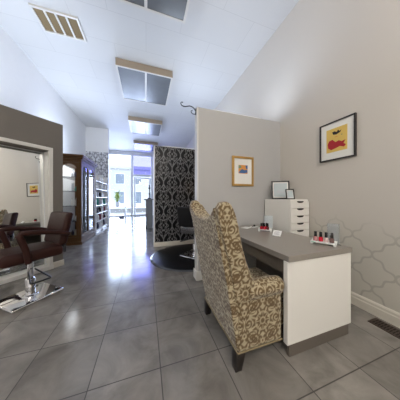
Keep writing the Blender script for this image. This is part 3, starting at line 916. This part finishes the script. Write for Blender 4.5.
# low white display table in the window with a dark box and a plant
t = thing('display_table', 'low white display table in front of the shop window', 'table', (-1.72, 11.35, 0))
obj('table_top', bx(-.55, .55, -.28, .28, .66, .70, bev=.006), M['white_pl'], t, False)
for x in (-.48, .48):
    for y in (-.22, .22): obj('leg', bx(x - .03, x + .03, y - .03, y + .03, 0, .66), M['white_pl'], t, False)
plant((-1.72, 11.40, .70), 'yellow green leafy plant in a white pot on the window display table', 1.1, 34, 4)
bm = nb(); box(bm, -.14, .14, -.08, .08, 0, .12, .01)
tag(obj('storage_box', bm, M['navy'], None, False, (-1.45, 11.22, 0)), 'small dark box on the floor under the window display table', 'box')

# ------------------------------------------------------------------ lights
FILL_POWER = (9, 19, 17, 26); DAY = 480
def area(name, loc, rot, sx, sy, power, col):
    l = bpy.data.lights.new(name, 'AREA'); l.shape = 'RECTANGLE'; l.size = sx; l.size_y = sy; l.energy = power; l.color = col
    o = bpy.data.objects.new(name, l); COL.objects.link(o); o.location = loc; o.rotation_euler = rot
    return o
WARM = (1, .94, .85); COOL = (.70, .82, 1)
def point(name, loc, power, col, r):
    l = bpy.data.lights.new(name, 'POINT'); l.energy = power; l.color = col; l.shadow_soft_size = r
    o = bpy.data.objects.new(name, l); COL.objects.link(o); o.location = loc; return o
# opal globe fill lamps added out of view behind the camera
for x, y, lb in ((-.9, -1.5, 'opal globe fill lamp added behind the camera on the mirror side'), (.9, -1.5, 'opal globe fill lamp added behind the camera on the desk side'), (0, -3.6, 'opal globe fill lamp added by the back wall')):
    t = thing('fill_globe_lamp', lb, 'fill lamp', (x, y, CEIL), 0, 'added opal fill lamps')
    obj('ceiling_rose', lathe(nb(), [(0, -.03), (.05, -.028), (.06, 0), (0, 0)], 20), M['trim'], t)
    obj('cord', tube(nb(), [(0, 0, -.02), (0, 0, -.75)], .004, 6), M['black'], t)
    obj('globe', lathe(nb(), [(.18 * math.sin(PI * k / 16), -.93 - .18 * math.cos(PI * k / 16)) for k in range(17)], 28), M['opal'], t)
    obj('cap', lathe(nb(), [(0, -.73), (.03, -.73), (.05, -.76), (0, -.76)], 16), M['black'], t)
# cove lights added unseen on top of the partitions and cabinet to brighten the ceiling
def fill(name, label, x0, x1, y, z, power, col, rot=0, loc=None):
    ln = x1 - x0
    t = thing('fill_light', label, 'cove light', loc or ((x0 + x1) / 2, y, z), rot, 'cove lights added on the wall tops')
    bm = nb(); box(bm, -ln / 2, ln / 2, -.035, .035, 0, .008); box(bm, -ln / 2, ln / 2, -.035, -.030, .008, .03); box(bm, -ln / 2, ln / 2, .030, .035, .008, .03)
    obj('channel', bm, M['alu'], t, False)
    obj('led_strip', bx(-ln / 2 + .01, ln / 2 - .01, -.012, .012, .008, .012), M['lit'], t, False)
    a = area('fill_led', (0, 0, .016), (PI, 0, 0), ln - .04, .05, power, col); a.parent = t
    return t
fill('fill_light', 'cove light added along the top of the grey partition', 1.0, 1.9, 2.395, PH, FILL_POWER[0], COOL)
fill('fill_light', 'cove light added along the top of the black damask wall', .4, 2.1, DY + .066, DH, FILL_POWER[1], COOL)
fill('fill_light', 'cove light added along the top of the taupe mirror wall', 0, 1.1, 0, 0, FILL_POWER[2], COOL, A45, (E0[0] - .55 * .7071 - .13 * .7071, E0[1] - .55 * .7071 + .13 * .7071, WH))
fill('fill_light', 'cove light added on the top of the wooden cabinet', 0, .9, 0, 0, FILL_POWER[3], COOL, PI / 2, (-1.95, 5.71, CH))
# lamp added inside the cabinet to brighten its interior
area('cabinet_fill', (-1.93, 5.71, 2.17), (0, 0, 0), .2, 1.0, 9, (.9, .95, 1))
# unseen warm globe added behind the grey partition for the orange glow
t = thing('glow_lamp', 'unseen warm globe added on the rear of the grey partition for a glow on black damask', 'wall lamp', (1.62, 2.45, 1.60))
obj('wall_plate', bx(-.05, .05, 0, .02, -.05, .05, bev=.004), M['chrome'], t)
obj('globe', lathe(nb(), [(.055 * math.sin(PI * k / 10), -.055 * math.cos(PI * k / 10)) for k in range(11)], 16, (0, .072, 0)), M['warm_globe'], t)
point('glow_bulb', (1.62, 2.60, 1.60), 2, (1, .66, .36), .05)
# daylight through the shop front
p = area('daylight', (-.98, YF + .14, 2.1), (math.radians(-90), 0, 0), 2.8, 4.1, DAY, (.58, .71, 1.0))
W = bpy.data.worlds.new('World'); S.world = W; W.use_nodes = True
bg = W.node_tree.nodes['Background']; bg.inputs[0].default_value = (.72, .84, 1.0, 1); bg.inputs[1].default_value = 2.4

# ------------------------------------------------------------------ camera
cam = bpy.data.cameras.new('Camera'); co = bpy.data.objects.new('Camera', cam); COL.objects.link(co)
cam.sensor_width = 36; cam.lens = 162.7 / 400 * 36; cam.shift_y = -2 / 400
cam.clip_start = .02
co.location = (0, 0, 1.235); co.rotation_euler = (PI / 2, 0, -math.atan2(54, 162.7))
S.camera = co
S.view_settings.view_transform = 'Standard'; S.view_settings.look = 'None'
S.view_settings.gamma = 1; S.view_settings.exposure = .28; S.view_settings.use_curve_mapping = False
